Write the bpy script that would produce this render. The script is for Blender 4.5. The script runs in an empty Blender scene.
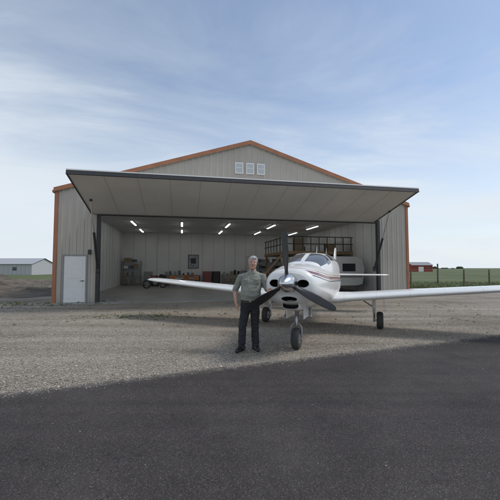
import bpy, math, random
import numpy as np
from mathutils import Vector, Matrix
from mathutils.bvhtree import BVHTree
from mathutils import noise as mnoise
random.seed(7)
R=math.radians
scene=bpy.context.scene

# ---------------------------------------------------------------- materials
def newmat(name):
    m=bpy.data.materials.new(name); m.use_nodes=True
    nt=m.node_tree; b=nt.nodes['Principled BSDF']
    return m,nt,b
def N(nt,t,**k):
    n=nt.nodes.new(t)
    for a,v in k.items(): setattr(n,a,v)
    return n
def mth(nt,op,a,b=None,c=None):
    n=nt.nodes.new('ShaderNodeMath'); n.operation=op
    for i,v in enumerate((a,b,c)):
        if v is None: continue
        if isinstance(v,(int,float)): n.inputs[i].default_value=v
        else: nt.links.new(v,n.inputs[i])
    return n.outputs[0]
def mixc(nt,f,a,b,bt='MIX'):
    n=nt.nodes.new('ShaderNodeMix'); n.data_type='RGBA'; n.blend_type=bt
    for s,v in ((0,f),(6,a),(7,b)):
        if isinstance(v,(int,float)): n.inputs[s].default_value=v
        elif isinstance(v,tuple): n.inputs[s].default_value=v if len(v)==4 else (*v,1)
        else: nt.links.new(v,n.inputs[s])
    return n.outputs[2]
def tex(nt,scale,detail=4,rough=.6,coord=None,kind='ShaderNodeTexNoise'):
    if coord is None:
        coord=nt.nodes.new('ShaderNodeTexCoord').outputs['Object']
    n=nt.nodes.new(kind); nt.links.new(coord,n.inputs['Vector'])
    n.inputs['Scale'].default_value=scale
    if kind=='ShaderNodeTexNoise':
        n.inputs['Detail'].default_value=detail; n.inputs['Roughness'].default_value=rough
    return n
def ramp(nt,fac,stops):
    n=nt.nodes.new('ShaderNodeValToRGB'); nt.links.new(fac,n.inputs[0])
    e=n.color_ramp.elements
    while len(e)<len(stops): e.new(.5)
    for i,(p,c) in enumerate(stops):
        e[i].position=p; e[i].color=c if len(c)==4 else (*c,1)
    return n.outputs[0]
def bump(nt,b,h,strength=.3,dist=.01):
    n=nt.nodes.new('ShaderNodeBump'); nt.links.new(h,n.inputs['Height'])
    n.inputs['Strength'].default_value=strength; n.inputs['Distance'].default_value=dist
    nt.links.new(n.outputs[0],b.inputs['Normal'])
def simple(name,col,rough=.6,metal=0,var=.12,scale=6,bmp=.0,bscale=60,coat=0):
    m,nt,b=newmat(name)
    n=tex(nt,scale,3)
    lo=tuple(max(0,c*(1-var)) for c in col); hi=tuple(min(1,c*(1+var)) for c in col)
    c=ramp(nt,n.outputs[0],[(.3,lo),(.7,hi)])
    nt.links.new(c,b.inputs['Base Color'])
    b.inputs['Metallic'].default_value=metal; b.inputs['Roughness'].default_value=rough
    if bmp: bump(nt,b,tex(nt,bscale,3).outputs[0],bmp,.01)
    return m

# ---------------------------------------------------------------- mesh builder
class MB:
    def __init__(s): s.v=[];s.f=[];s.m=[]
    def add(s,vs,fs,mi=0,M=None):
        o=len(s.v)
        if M is None: s.v.extend([(p[0],p[1],p[2]) for p in vs])
        else: s.v.extend([tuple(M@Vector(p)) for p in vs])
        for f in fs: s.f.append(tuple([i+o for i in f])); s.m.append(mi)
    def box(s,a,b,mi=0,M=None):
        x0,y0,z0=a;x1,y1,z1=b
        vs=[(x0,y0,z0),(x1,y0,z0),(x1,y1,z0),(x0,y1,z0),(x0,y0,z1),(x1,y0,z1),(x1,y1,z1),(x0,y1,z1)]
        s.add(vs,[(0,3,2,1),(4,5,6,7),(0,1,5,4),(1,2,6,5),(2,3,7,6),(3,0,4,7)],mi,M)
    def loft(s,rings,mi=0,cap=True,M=None,mfn=None,closed=True):
        n=len(rings[0]); vs=[p for r in rings for p in r]; fs=[];ms=[]
        for i in range(len(rings)-1):
            for j in range(n if closed else n-1):
                k=(j+1)%n
                fs.append((i*n+j,i*n+k,(i+1)*n+k,(i+1)*n+j)); ms.append(mfn(i,j) if mfn else mi)
        if cap:
            fs.append(tuple(range(n-1,-1,-1))); ms.append(mi)
            fs.append(tuple([(len(rings)-1)*n+j for j in range(n)])); ms.append(mi)
        k0=len(s.m); s.add(vs,fs,0,M); s.m[k0:]=ms
    def tube(s,pts,rad,mi=0,n=12,side=(1,0,0),round_=True,M=None):
        pts=[Vector(p) for p in pts]
        rad=[(r,r) if isinstance(r,(int,float)) else r for r in rad]
        if round_:
            d0=(pts[0]-pts[1]).normalized(); d1=(pts[-1]-pts[-2]).normalized()
            r0=min(rad[0]); r1=min(rad[-1])
            sc=lambda r,k:(r[0]*k,r[1]*k)
            P0=[pts[0]+d0*r0*k for k in (.98,.8,.45)]; R0=[sc(rad[0],k) for k in (.2,.6,.89)]
            P1=[pts[-1]+d1*r1*k for k in (.45,.8,.98)]; R1=[sc(rad[-1],k) for k in (.89,.6,.2)]
            pts=P0+pts+P1; rad=R0+rad+R1
        rings=[]; sd=Vector(side)
        for i,p in enumerate(pts):
            a=pts[max(i-1,0)]; b=pts[min(i+1,len(pts)-1)]
            t=(b-a).normalized()
            u=sd-t*sd.dot(t)
            if u.length<1e-3: u=t.orthogonal()
            u.normalize(); w=t.cross(u)
            rings.append([p+u*(rad[i][0]*math.cos(2*math.pi*k/n))+w*(rad[i][1]*math.sin(2*math.pi*k/n)) for k in range(n)])
        s.loft(rings,mi,M=M)
    def cyl(s,a,b,r,mi=0,n=16,r2=None,M=None):
        s.tube([a,b],[r,r if r2 is None else r2],mi,n,side=(.31,.77,.2),round_=False,M=M)
    def ell(s,c,r,mi=0,n=16,m=10,M=None):
        rings=[]
        for i in range(1,m):
            t=math.pi*i/m
            rings.append([(c[0]+r[0]*math.sin(t)*math.cos(2*math.pi*k/n),c[1]+r[1]*math.sin(t)*math.sin(2*math.pi*k/n),c[2]-r[2]*math.cos(t)) for k in range(n)])
        s.loft(rings,mi,M=M)
    def obj(s,name,mats,parent=None,smooth=False,angle=35,bevel=0,loc=None,rot=None):
        me=bpy.data.meshes.new(name); me.from_pydata(s.v,[],s.f)
        for m in mats: me.materials.append(m)
        me.polygons.foreach_set('material_index',s.m); me.update()
        if smooth:
            me.shade_smooth(); me.set_sharp_from_angle(angle=R(angle))
        o=bpy.data.objects.new(name,me); scene.collection.objects.link(o)
        if parent: o.parent=parent
        if loc: o.location=loc
        if rot: o.rotation_euler=rot
        if bevel:
            b=o.modifiers.new('b','BEVEL'); b.width=bevel; b.segments=1; b.limit_method='ANGLE'
        return o
def empty(name,loc=(0,0,0),rz=0):
    o=bpy.data.objects.new(name,None); scene.collection.objects.link(o)
    o.location=loc; o.rotation_euler=(0,0,rz); o.empty_display_size=.3
    return o
def pch(xs,ys,x):
    xs=np.array(xs,float); ys=np.array(ys,float)
    d=np.diff(ys)/np.diff(xs); m=np.zeros(len(xs)); m[0]=d[0]; m[-1]=d[-1]
    for i in range(1,len(xs)-1): m[i]=0 if d[i-1]*d[i]<=0 else 2*d[i-1]*d[i]/(d[i-1]+d[i])
    i=int(np.clip(np.searchsorted(xs,x)-1,0,len(xs)-2)); h=xs[i+1]-xs[i]; t=(x-xs[i])/h
    return float((2*t**3-3*t**2+1)*ys[i]+(t**3-2*t**2+t)*h*m[i]+(-2*t**3+3*t**2)*ys[i+1]+(t**3-t**2)*h*m[i+1])

# ================================================================ remesh / boolean work first, while the scene is tiny
PANG=math.atan2(-.936,-.352); PLOC=(1.93,9.33,0)
M_void=simple('intake_dark',(.008,.008,.008),.9)
def paint(name,stripes=True):
    m,nt,b=newmat(name)
    tcn=N(nt,'ShaderNodeTexCoord').outputs['Object']
    n=tex(nt,1.5,3,.6,tcn)
    base=ramp(nt,n.outputs[0],[(.3,(.76,.76,.74)),(.7,(.83,.83,.81))])
    s=N(nt,'ShaderNodeSeparateXYZ'); nt.links.new(tcn,s.inputs[0])
    if stripes:
        x2=mth(nt,'POWER',mth(nt,'MAXIMUM',mth(nt,'SUBTRACT',s.outputs[0],2.1),0),2)
        q=mth(nt,'ADD',mth(nt,'SUBTRACT',s.outputs[2],mth(nt,'MULTIPLY',s.outputs[0],.03)),mth(nt,'MULTIPLY',x2,-.07))
        def band(a,c): return mth(nt,'MULTIPLY',mth(nt,'GREATER_THAN',q,a),mth(nt,'LESS_THAN',q,c))
        xl=mth(nt,'LESS_THAN',s.outputs[0],3.36)
        base=mixc(nt,mth(nt,'MULTIPLY',band(1.27,1.335),xl),base,(.20,.035,.03))
        base=mixc(nt,mth(nt,'MULTIPLY',band(1.225,1.25),xl),base,(.03,.03,.035))
        base=mixc(nt,mth(nt,'MULTIPLY',band(1.36,1.375),xl),base,(.45,.25,.08))
        for px in (2.35,3.0,.55,-1.0):
            l=mth(nt,'LESS_THAN',mth(nt,'ABSOLUTE',mth(nt,'SUBTRACT',s.outputs[0],px)),.004)
            base=mixc(nt,mth(nt,'MULTIPLY',l,.7),base,(.2,.2,.2))
    else:
        ay=mth(nt,'ABSOLUTE',s.outputs[1])
        fr=mth(nt,'FRACT',mth(nt,'MULTIPLY',ay,1.35))
        l=mth(nt,'MULTIPLY',mth(nt,'LESS_THAN',fr,.010),.45)
        base=mixc(nt,l,base,(.3,.3,.3))
    gr=tex(nt,6,5,.75,tcn); gf=ramp(nt,gr.outputs[0],[(.55,(0,0,0)),(.85,(.3,.3,.3))])
    base=mixc(nt,gf,base,(.35,.32,.28))
    nt.links.new(base,b.inputs['Base Color']); b.inputs['Roughness'].default_value=.28; b.inputs['Coat Weight'].default_value=.5; b.inputs['Coat Roughness'].default_value=.06
    return m
M_fus=paint('aircraft_paint'); M_wingp=paint('wing_paint',False)
FX=[-4.05,-3.2,-2.0,-.8,.5,1.6,2.3,2.9,3.3,3.44,3.5]
FB=[1.16,1.06,.92,.78,.70,.70,.73,.80,.90,.98,1.06]
FT=[1.38,1.47,1.56,1.64,1.70,1.72,1.69,1.65,1.59,1.55,1.49]
FW=[.04,.16,.33,.50,.60,.60,.585,.55,.49,.43,.34]
def fring(x,n=48,e=2.5):
    zb=pch(FX,FB,x); zt=pch(FX,FT,x); hw=pch(FX,FW,x); zc=(zb+zt)/2; hh=(zt-zb)/2
    r=[]
    for k in range(n):
        a=2*math.pi*k/n; c=math.cos(a); s=math.sin(a)
        r.append((float(x),hw*math.copysign(abs(c)**(2/e),c),zc+hh*math.copysign(abs(s)**(2/e),s)))
    return r
xs=list(np.linspace(-4.05,3.3,40))+[3.36,3.41,3.44,3.465,3.485,3.5]
mb=MB(); mb.loft([fring(x) for x in xs],0)
body=mb.obj('fuselage_raw',[M_fus,M_void])
cuts=[]
for (c_,r_) in (((3.5,-.27,1.30),(.22,.115,.075)),((3.5,.27,1.30),(.22,.115,.075)),((3.42,0,1.02),(.25,.15,.05))):
    c=MB(); c.ell(c_,r_,1,24,12); cuts.append(c.obj('cut',[M_fus,M_void]))
for q in cuts:
    bo=body.modifiers.new('x','BOOLEAN'); bo.operation='DIFFERENCE'; bo.object=q; bo.solver='EXACT'
dg=bpy.context.evaluated_depsgraph_get(); me=bpy.data.meshes.new_from_object(body.evaluated_get(dg))
for q in cuts+[body]: bpy.data.objects.remove(q)
me.shade_smooth(); me.set_sharp_from_angle(angle=R(40))
fus_me=me
# ---------------------------------------------------------------- man
MX,MY=.0,6.52
LEAN=.07
pieces=[]
def P(mi): b_=MB(); pieces.append((b_,mi)); return b_
def sect(mb,rows,n=28,e=2.3):
    rings=[]
    for z,hw,hd,xc,yc in rows:
        r=[]
        for k in range(n):
            a=2*math.pi*k/n; c=math.cos(a); s=math.sin(a)
            r.append((xc+hw*math.copysign(abs(c)**(2/e),c),yc+hd*math.copysign(abs(s)**(2/e),s),z))
        rings.append(r)
    mb.loft(rings)
t_=P(1); sect(t_,[(.93,.172,.130,0,0),(.97,.188,.142,0,-.012),(1.05,.195,.155,0,-.025),(1.15,.196,.152,0,-.02),(1.28,.200,.138,0,-.004),(1.38,.206,.124,0,.005),(1.44,.196,.105,0,.01),(1.485,.145,.085,0,.012),(1.515,.088,.070,0,.01),(1.535,.066,.062,0,.005)])
h_=P(2); sect(h_,[(.80,.160,.115,0,.01),(.86,.176,.128,0,.01),(.93,.176,.13,0,.005),(.965,.174,.13,0,0)])
b_=P(5); sect(b_,[(.940,.184,.140,0,-.004),(.945,.187,.143,0,-.004),(.975,.188,.144,0,-.006),(.98,.184,.140,0,-.006)])
for s,kx,ky in ((-1,-.15,-.05),(1,.10,.03)):
    l=P(2); l.tube([(s*.088,.005,.88),(s*.098,-.012,.72),(kx*.95,-.015+ky*.6,.50),(kx,.01+ky,.30),(kx*1.08,.02+ky,.10),(kx*1.08,.02+ky,.06)],[(.094,.105),(.094,.10),(.078,.082),(.074,.078),(.070,.075),(.073,.078)],n=18)
    sx_=kx*1.08; tw=.035*s+(-.03 if s<0 else 0)
    sh=P(3); sh.tube([(sx_-tw*.4,.07+ky,.045),(sx_,.0+ky,.055),(sx_+tw*.8,-.10+ky,.045),(sx_+tw*1.3,-.18+ky,.036)],[(.038,.044),(.044,.052),(.048,.042),(.040,.032)],n=14)
def arm(sh,el,wr,mid):
    sh=Vector(sh);el=Vector(el);wr=Vector(wr)
    a=P(1); a.tube([sh+Vector((-.04*(1 if sh.x>0 else -1),0,0.0)),sh,sh.lerp(el,.5),sh.lerp(el,.92)],[.068,.068,.063,.064],n=16)
    f=P(0); f.tube([sh.lerp(el,.8),el,el.lerp(wr,.35),el.lerp(wr,.8),wr],[.042,.043,.042,.031,.028],n=14)
def hand(wr,d,pn,thumb,curl,L=.095):
    wr=Vector(wr); d=Vector(d).normalized(); pn=Vector(pn); pn=(pn-d*pn.dot(d)).normalized(); sd_=d.cross(pn).normalized()
    if sd_.dot(Vector(thumb))<0: sd_=-sd_
    p=P(0); p.tube([wr-d*.02,wr+d*.02,wr+d*.06,wr+d*.088],[(.027,.022),(.034,.018),(.040,.016),(.038,.013)],n=12,side=sd_)
    lens=(.070,.080,.075,.058)
    for k in range(4):
        f=P(0); o=wr+d*.082+sd_*(.029-.0195*k); l=lens[k]; c=curl; q=[o-d*.02,o]; dd=d.copy()
        for s,seg in enumerate((.45,.3,.25)):
            dd=Matrix.Rotation(c*(.8+.12*k),3,sd_)@dd
            q.append(q[-1]+dd*l*seg)
        if (q[-1]-o).dot(pn)<-1e-4:
            q=[x-pn*2*(x-o).dot(pn) for x in q]
        f.tube(q,[.0095,.0095,.009,.0082,.007],n=8)
    th=P(0); o=wr+d*.022+sd_*.026; th.tube([o-sd_*.01,o+sd_*.02+d*.02+pn*.008,o+sd_*.028+d*.045+pn*.014,o+sd_*.026+d*.065+pn*.022],[.012,.0115,.0105,.008],n=8)
arm((-.210,.005,1.42),(-.31,.06,1.14),(-.27,-.07,.915),0)
hand((-.27,-.07,.915),(.14,-.22,-1),(.9,.3,0),(0,-1,0),.35)
bl=Vector((3.61,0,1.31)); PM=Matrix.Translation(PLOC)@Matrix.Rotation(PANG,4,'Z')
aa=R(213); tgt=PM@(bl+Vector((0,math.cos(aa),math.sin(aa)))*.38+Vector((-.03,0,.055)))
tgt=tgt-Vector((MX,MY,0)); tgt.x-=LEAN*max(0,tgt.z-.9)
wrl=tgt+Vector((.00,.095,.03)); shl=Vector((.210,-.005,1.42)); ell_=Vector((.32,-.09,1.16))
arm(shl,ell_,wrl,0)
dv=(tgt-wrl).normalized()
hand(wrl,(dv.x,dv.y,dv.z),(0,-.2,-1),(-1,0,0),.45)
n_=P(0); n_.tube([(0,.012,1.47),(0,.0,1.53),(0,-.005,1.60)],[.06,.058,.057],n=16)
hd=P(0); sect(hd,[(1.553,.030,.028,0,-.052),(1.562,.045,.045,0,-.045),(1.585,.060,.065,0,-.028),(1.62,.070,.085,0,-.010),(1.66,.075,.094,0,-.002),(1.70,.078,.098,0,0),(1.735,.077,.098,0,.003),(1.765,.068,.088,0,.005),(1.788,.048,.062,0,.006),(1.799,.016,.022,0,.006)],e=2.15)
f=P(0); f.tube([(0,-.092,1.695),(0,-.110,1.662),(0,-.104,1.652)],[.010,.0155,.015],n=10)
f=P(0); f.ell((0,-.082,1.712),(.052,.019,.010))
for s in (-1,1):
    f=P(0); f.ell((s*.081,.012,1.672),(.010,.018,.030)); f=P(0); f.ell((s*.040,-.070,1.648),(.024,.022,.022))
f=P(0); f.ell((0,-.088,1.612),(.026,.010,.008)); f=P(0); f.ell((0,-.078,1.575),(.024,.020,.014))
hr=P(4); hr.ell((0,.018,1.738),(.090,.104,.086),n=24,m=14)
hr=P(4); hr.ell((0,.040,1.69),(.084,.088,.075),n=24,m=14)
hr=P(4); hr.ell((.018,-.066,1.768),(.055,.032,.026),n=16,m=10)
for s in (-1,1):
    q=P(4); q.ell((s*.078,-.012,1.705),(.011,.034,.040))
cl=P(1); cl.tube([(-.055,-.045,1.525),(-.065,.0,1.545),(-.05,.05,1.555),(0,.065,1.56),(.05,.05,1.555),(.065,.0,1.545),(.055,-.045,1.525)],[(.010,.018)]*7,n=8,side=(0,0,1))
for s in (-1,1):
    q=P(1); q.tube([(s*.05,-.05,1.53),(s*.03,-.088,1.49),(s*.055,-.105,1.455)],[(.02,.008),(.022,.008),(.006,.005)],n=8)
    q=P(1); q.box((s*.10-.045,-.140,1.27),(s*.10+.045,-.115,1.37))
allb=MB(); owner=[]
for pb,mi_ in pieces:
    allb.add(pb.v,pb.f,mi_); owner+= [mi_]*len(pb.f)
allb.v=[(x+LEAN*max(0,z-.9),y,z) for x,y,z in allb.v]
bv=BVHTree.FromPolygons([Vector(v) for v in allb.v],allb.f)
raw=allb.obj('raw_man',[])
bmn=raw.modifiers.new('r','REMESH'); bmn.mode='VOXEL'; bmn.voxel_size=.0065; bmn.use_smooth_shade=True
sm=raw.modifiers.new('s','SMOOTH'); sm.factor=.5; sm.iterations=2
dg=bpy.context.evaluated_depsgraph_get(); me=bpy.data.meshes.new_from_object(raw.evaluated_get(dg)); bpy.data.objects.remove(raw)
M_skin=simple('skin',(.46,.26,.19),.55,var=.10,scale=20); M_shirt=simple('shirt_cloth',(.235,.245,.21),.85,var=.12,scale=8,bmp=.3,bscale=40)
M_trou=simple('trouser_cloth',(.020,.021,.026),.85,var=.25,scale=8,bmp=.3,bscale=30); M_shoe=simple('shoe_leather',(.015,.013,.012),.4); M_hair=simple('grey_hair',(.38,.37,.36),.8,var=.4,scale=70,bmp=.6,bscale=150); M_belt=simple('belt_leather',(.012,.01,.009),.4)
me.materials.clear()
for q in (M_skin,M_shirt,M_trou,M_shoe,M_hair,M_belt): me.materials.append(q)
vm=[0]*len(me.vertices); pm=[]
for p in me.polygons:
    loc,nor,idx,d_=bv.find_nearest(p.center); k=owner[idx] if idx is not None else 0
    pm.append(k)
    for v_ in p.vertices: vm[v_]=k
me.polygons.foreach_set('material_index',pm)
nrm=[v_.normal.copy() for v_ in me.vertices]; cos_=[v_.co.copy() for v_ in me.vertices]
out=[]
for k,c,nn in zip(vm,cos_,nrm):
    if k in (1,2):
        nz=mnoise.noise((c.x*9,c.y*9,c.z*16))*.009+mnoise.noise((c.x*22+5,c.y*22,c.z*30))*.005
        if k==2 and (.42<c.z<.56 or c.z<.16): nz+=.005*math.sin(c.z*70+c.x*20)
        c=c+nn*nz
    out.extend(c)
me.vertices.foreach_set('co',out); me.update(); me.shade_smooth()
man_me=me

# ---------------------------------------------------------------- camera
cam=bpy.data.cameras.new('camera'); co=bpy.data.objects.new('camera',cam); scene.collection.objects.link(co)
cam.lens=24; cam.sensor_width=36; cam.clip_end=6000; cam.clip_start=.05
co.location=(0,0,1.58); co.rotation_euler=(R(90+3.1),0,0); scene.camera=co

# ---------------------------------------------------------------- world + sun
w=bpy.data.worlds.new('World'); scene.world=w; w.use_nodes=True
nt=w.node_tree; bg=nt.nodes['Background']
sky=N(nt,'ShaderNodeTexSky',sky_type='NISHITA'); sky.sun_disc=False
sky.sun_elevation=R(52); sky.sun_rotation=R(78); sky.altitude=300; sky.air_density=1.0; sky.dust_density=.6; sky.ozone_density=.8
tc=N(nt,'ShaderNodeTexCoord'); sp=N(nt,'ShaderNodeSeparateXYZ'); nt.links.new(tc.outputs['Generated'],sp.inputs[0])
zz=mth(nt,'ADD',mth(nt,'MAXIMUM',sp.outputs[2],0),.16)
cx=mth(nt,'DIVIDE',sp.outputs[0],zz); cy=mth(nt,'DIVIDE',sp.outputs[1],zz)
cb=N(nt,'ShaderNodeCombineXYZ'); nt.links.new(cx,cb.inputs[0]); nt.links.new(cy,cb.inputs[1])
mp=N(nt,'ShaderNodeMapping'); nt.links.new(cb.outputs[0],mp.inputs[0]); mp.inputs['Rotation'].default_value=(0,0,R(25)); mp.inputs['Scale'].default_value=(.5,1.0,1); mp.inputs['Location'].default_value=(1.3,.4,0)
n1=tex(nt,1.0,9,.62,mp.outputs[0]); n1.inputs['Distortion'].default_value=.7
n2=tex(nt,.4,3,.5,cb.outputs[0])
s1=mth(nt,'ADD',mth(nt,'MULTIPLY',n1.outputs[0],.72),mth(nt,'MULTIPLY',n2.outputs[0],.5))
lowz=mth(nt,'MULTIPLY',mth(nt,'SUBTRACT',.45,sp.outputs[2]),.28)
s1=mth(nt,'ADD',s1,lowz)
s1=mth(nt,'SUBTRACT',s1,mth(nt,'MULTIPLY',sp.outputs[0],.08))
cf=ramp(nt,s1,[(.46,(.14,.14,.14)),(.59,(.40,.40,.40)),(.73,(.94,.94,.94))])
# cloud brightness itself varies a little (thicker parts greyer)
ccol=ramp(nt,n2.outputs[0],[(.35,(.46,.51,.56)),(.65,(.54,.585,.63))])
ccl=mixc(nt,1.0,ccol,(10,10,10),'MULTIPLY')
cc=mixc(nt,cf,sky.outputs[0],ccl)
hz=ramp(nt,sp.outputs[2],[(0,(.92,.92,.92)),(.10,(.65,.65,.65)),(.32,(0,0,0))])
cc=mixc(nt,hz,cc,(5.2,5.65,6.05))
nt.links.new(cc,bg.inputs[0]); bg.inputs[1].default_value=.15

sd=Vector((.60,.06,.79)).normalized()
sl=bpy.data.lights.new('sun','SUN'); so=bpy.data.objects.new('sun',sl); scene.collection.objects.link(so)
sl.energy=2.0; sl.angle=R(16.0); sl.color=(1,.95,.88); so.rotation_euler=sd.to_track_quat('Z','Y').to_euler(); so.location=(20,5,30)
scene.view_settings.view_transform='Standard'; scene.view_settings.look='None'; scene.view_settings.exposure=0

# ---------------------------------------------------------------- ground
def sheet(name,poly,z,mat):
    me=bpy.data.meshes.new(name); me.from_pydata([(x,y,z) for x,y in poly],[],[tuple(range(len(poly)))]); me.materials.append(mat)
    o=bpy.data.objects.new(name,me); scene.collection.objects.link(o); return o
m,nt,b=newmat('grass_ground')
a=tex(nt,.05,5,.6); c1=ramp(nt,a.outputs[0],[(.3,(.065,.09,.026)),(.55,(.10,.125,.037)),(.75,(.17,.165,.07))])
a2=tex(nt,9,4,.7); c2=ramp(nt,a2.outputs[0],[(.3,(.45,.45,.45)),(.7,(1.3,1.3,1.3))])
nt.links.new(mixc(nt,1.0,c1,c2,'MULTIPLY'),b.inputs['Base Color']); b.inputs['Roughness'].default_value=.95; bump(nt,b,a2.outputs[0],.8,.05)
M_grass=m
sheet('ground',[(-3000,-200),(3000,-200),(3000,4500),(-3000,4500)],-.03,M_grass)
A0=Vector((-3.21,4.28)); AD=Vector((.925,.379)); AN=Vector((.379,-.925))
m,nt,b=newmat('gravel')
tcn=N(nt,'ShaderNodeTexCoord').outputs['Object']
v1=tex(nt,38,coord=tcn,kind='ShaderNodeTexVoronoi'); v2=tex(nt,90,coord=tcn,kind='ShaderNodeTexVoronoi')
h=N(nt,'ShaderNodeSeparateColor'); nt.links.new(v1.outputs['Color'],h.inputs[0])
h2=N(nt,'ShaderNodeSeparateColor'); nt.links.new(v2.outputs['Color'],h2.inputs[0])
cs=ramp(nt,h.outputs[0],[(0,(.18,.16,.135)),(.35,(.37,.33,.28)),(.7,(.51,.46,.395)),(1,(.72,.67,.59))])
cs2=ramp(nt,h2.outputs[0],[(0,(.20,.178,.15)),(.6,(.44,.395,.34)),(1,(.66,.61,.54))])
cs=mixc(nt,.45,cs,cs2)
dist=ramp(nt,v1.outputs['Distance'],[(.0,(1.1,1.1,1.1)),(.75,(.5,.48,.45))])
cs=mixc(nt,.85,cs,dist,'MULTIPLY')
big=tex(nt,.35,5,.65,tcn); cbg=ramp(nt,big.outputs[0],[(.3,(.66,.62,.56)),(.5,(1,.99,.97)),(.72,(1.18,1.17,1.15))])
cs=mixc(nt,1.0,cs,cbg,'MULTIPLY')
mpp=N(nt,'ShaderNodeMapping'); nt.links.new(tcn,mpp.inputs[0]); mpp.inputs['Rotation'].default_value=(0,0,R(-20)); mpp.inputs['Scale'].default_value=(.06,1.3,1)
rt=tex(nt,1,4,.6,mpp.outputs[0]); crt=ramp(nt,rt.outputs[0],[(.35,(.72,.70,.67)),(.6,(1.08,1.08,1.08))])
cs=mixc(nt,.85,cs,crt,'MULTIPLY')
wd=tex(nt,.8,6,.7,tcn); wf=ramp(nt,wd.outputs[0],[(.60,(0,0,0)),(.72,(.6,.6,.6))])
cs=mixc(nt,wf,cs,(.14,.13,.085))
nt.links.new(cs,b.inputs['Base Color']); b.inputs['Roughness'].default_value=.92
hh=mth(nt,'ADD',mth(nt,'MULTIPLY',v1.outputs['Distance'],-1),mth(nt,'MULTIPLY',v2.outputs['Distance'],-.5))
hh=mth(nt,'ADD',hh,mth(nt,'MULTIPLY',big.outputs[0],2))
bump(nt,b,hh,.9,.02)
M_gravel=m
poly=[(-60,-30),(60,-30)]
for i in range(121):
    x=60-i; yy=(26 if x>8 else 27+ (8-x)*.12)+1.0*mnoise.noise((x*.35,3,0))+.5*mnoise.noise((x*1.3,7,0)); poly.append((x,yy))
sheet('gravel_yard',poly,-.004,M_gravel)
m,nt,b=newmat('asphalt')
tcn=N(nt,'ShaderNodeTexCoord').outputs['Object']
v=tex(nt,150,coord=tcn,kind='ShaderNodeTexVoronoi'); hs=N(nt,'ShaderNodeSeparateColor'); nt.links.new(v.outputs['Color'],hs.inputs[0])
ca=ramp(nt,hs.outputs[0],[(0,(.027,.024,.024)),(.7,(.048,.043,.042)),(.93,(.075,.067,.065)),(1,(.13,.12,.113))])
bg1=tex(nt,.9,5,.65,tcn); cbb=ramp(nt,bg1.outputs[0],[(.3,(.78,.76,.76)),(.7,(1.2,1.18,1.17))])
ca=mixc(nt,1,ca,cbb,'MULTIPLY')
mpp=N(nt,'ShaderNodeMapping'); nt.links.new(tcn,mpp.inputs[0]); mpp.inputs['Rotation'].default_value=(0,0,R(-22.3)); mpp.inputs['Scale'].default_value=(.05,1.8,1)
rt=tex(nt,1,5,.6,mpp.outputs[0]); crt=ramp(nt,rt.outputs[0],[(.35,(.8,.8,.8)),(.62,(1.22,1.2,1.18))])
ca=mixc(nt,.9,ca,crt,'MULTIPLY')
nz=tex(nt,2.5,3,.6,tcn)
vmn=N(nt,'ShaderNodeVectorMath',operation='ADD'); nt.links.new(tcn,vmn.inputs[0]); nt.links.new(nz.outputs['Color'],vmn.inputs[1])
vc=N(nt,'ShaderNodeTexVoronoi',feature='DISTANCE_TO_EDGE'); nt.links.new(vmn.outputs[0],vc.inputs['Vector']); vc.inputs['Scale'].default_value=.4
ck=ramp(nt,vc.outputs['Distance'],[(0,(.4,.4,.4)),(.005,(1,1,1))])
ca=mixc(nt,.55,ca,ck,'MULTIPLY')
du=tex(nt,.5,6,.7,tcn); df=ramp(nt,du.outputs[0],[(.48,(0,0,0)),(.75,(.35,.35,.35))])
ca=mixc(nt,df,ca,(.12,.11,.098))
se=N(nt,'ShaderNodeSeparateXYZ'); nt.links.new(tcn,se.inputs[0])
de=mth(nt,'ADD',mth(nt,'MULTIPLY',mth(nt,'SUBTRACT',se.outputs[0],A0.x),AN.x),mth(nt,'MULTIPLY',mth(nt,'SUBTRACT',se.outputs[1],A0.y),AN.y))
en=tex(nt,6,8,.8,tcn)
dd=mth(nt,'ADD',de,mth(nt,'MULTIPLY',mth(nt,'SUBTRACT',.5,en.outputs[0]),.8))
ef=ramp(nt,dd,[(.0,(.75,.75,.75)),(.05,(.35,.35,.35)),(.22,(0,0,0))])
ca=mixc(nt,ef,ca,(.25,.225,.19))
nt.links.new(ca,b.inputs['Base Color']); b.inputs['Roughness'].default_value=.9; b.inputs['Specular IOR Level'].default_value=.3
bump(nt,b,v.outputs['Distance'],.5,.006)
M_asph=m
def edge_off(t): return .07*mnoise.noise((t*.6,1,0))+.04*mnoise.noise((t*3,2,0))+.03*mnoise.noise((t*11,4,0))
poly=[]
t=-45
while t<60:
    p=A0+AD*t+AN*edge_off(t); poly.append((p.x,p.y)); t+=.06 if -2<t<14 else .8
poly=[(70,-45),]+poly[::-1]+[(-50,-45)]
sheet('asphalt_road',poly,.004,M_asph)
M_st=[simple('stone_grey',(.42,.38,.33),.9),simple('stone_pale',(.58,.54,.47),.9),simple('stone_dark',(.19,.17,.145),.9)]
vs=[];fs=[];mi=[]
octf=[(0,2,4),(2,1,4),(1,3,4),(3,0,4),(2,0,5),(1,2,5),(3,1,5),(0,3,5)]
def stone(x,y,s,z=0):
    o=len(vs); a=random.random()*6.28; sx=s*random.uniform(.7,1.3); sy=s*random.uniform(.5,1.1); sz=s*random.uniform(.35,.7); ca_=math.cos(a); sa_=math.sin(a)
    for p in ((1,0,0),(-1,0,0),(0,1,0),(0,-1,0),(0,0,1),(0,0,-1)):
        px=p[0]*sx+random.uniform(-.3,.3)*s; py=p[1]*sy+random.uniform(-.3,.3)*s; pz=p[2]*sz
        vs.append((x+px*ca_-py*sa_,y+px*sa_+py*ca_,z+pz+sz*.3))
    k=random.choice((0,0,0,2,0,1))
    for f in octf: fs.append((f[0]+o,f[1]+o,f[2]+o)); mi.append(k)
cnt=0
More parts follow.
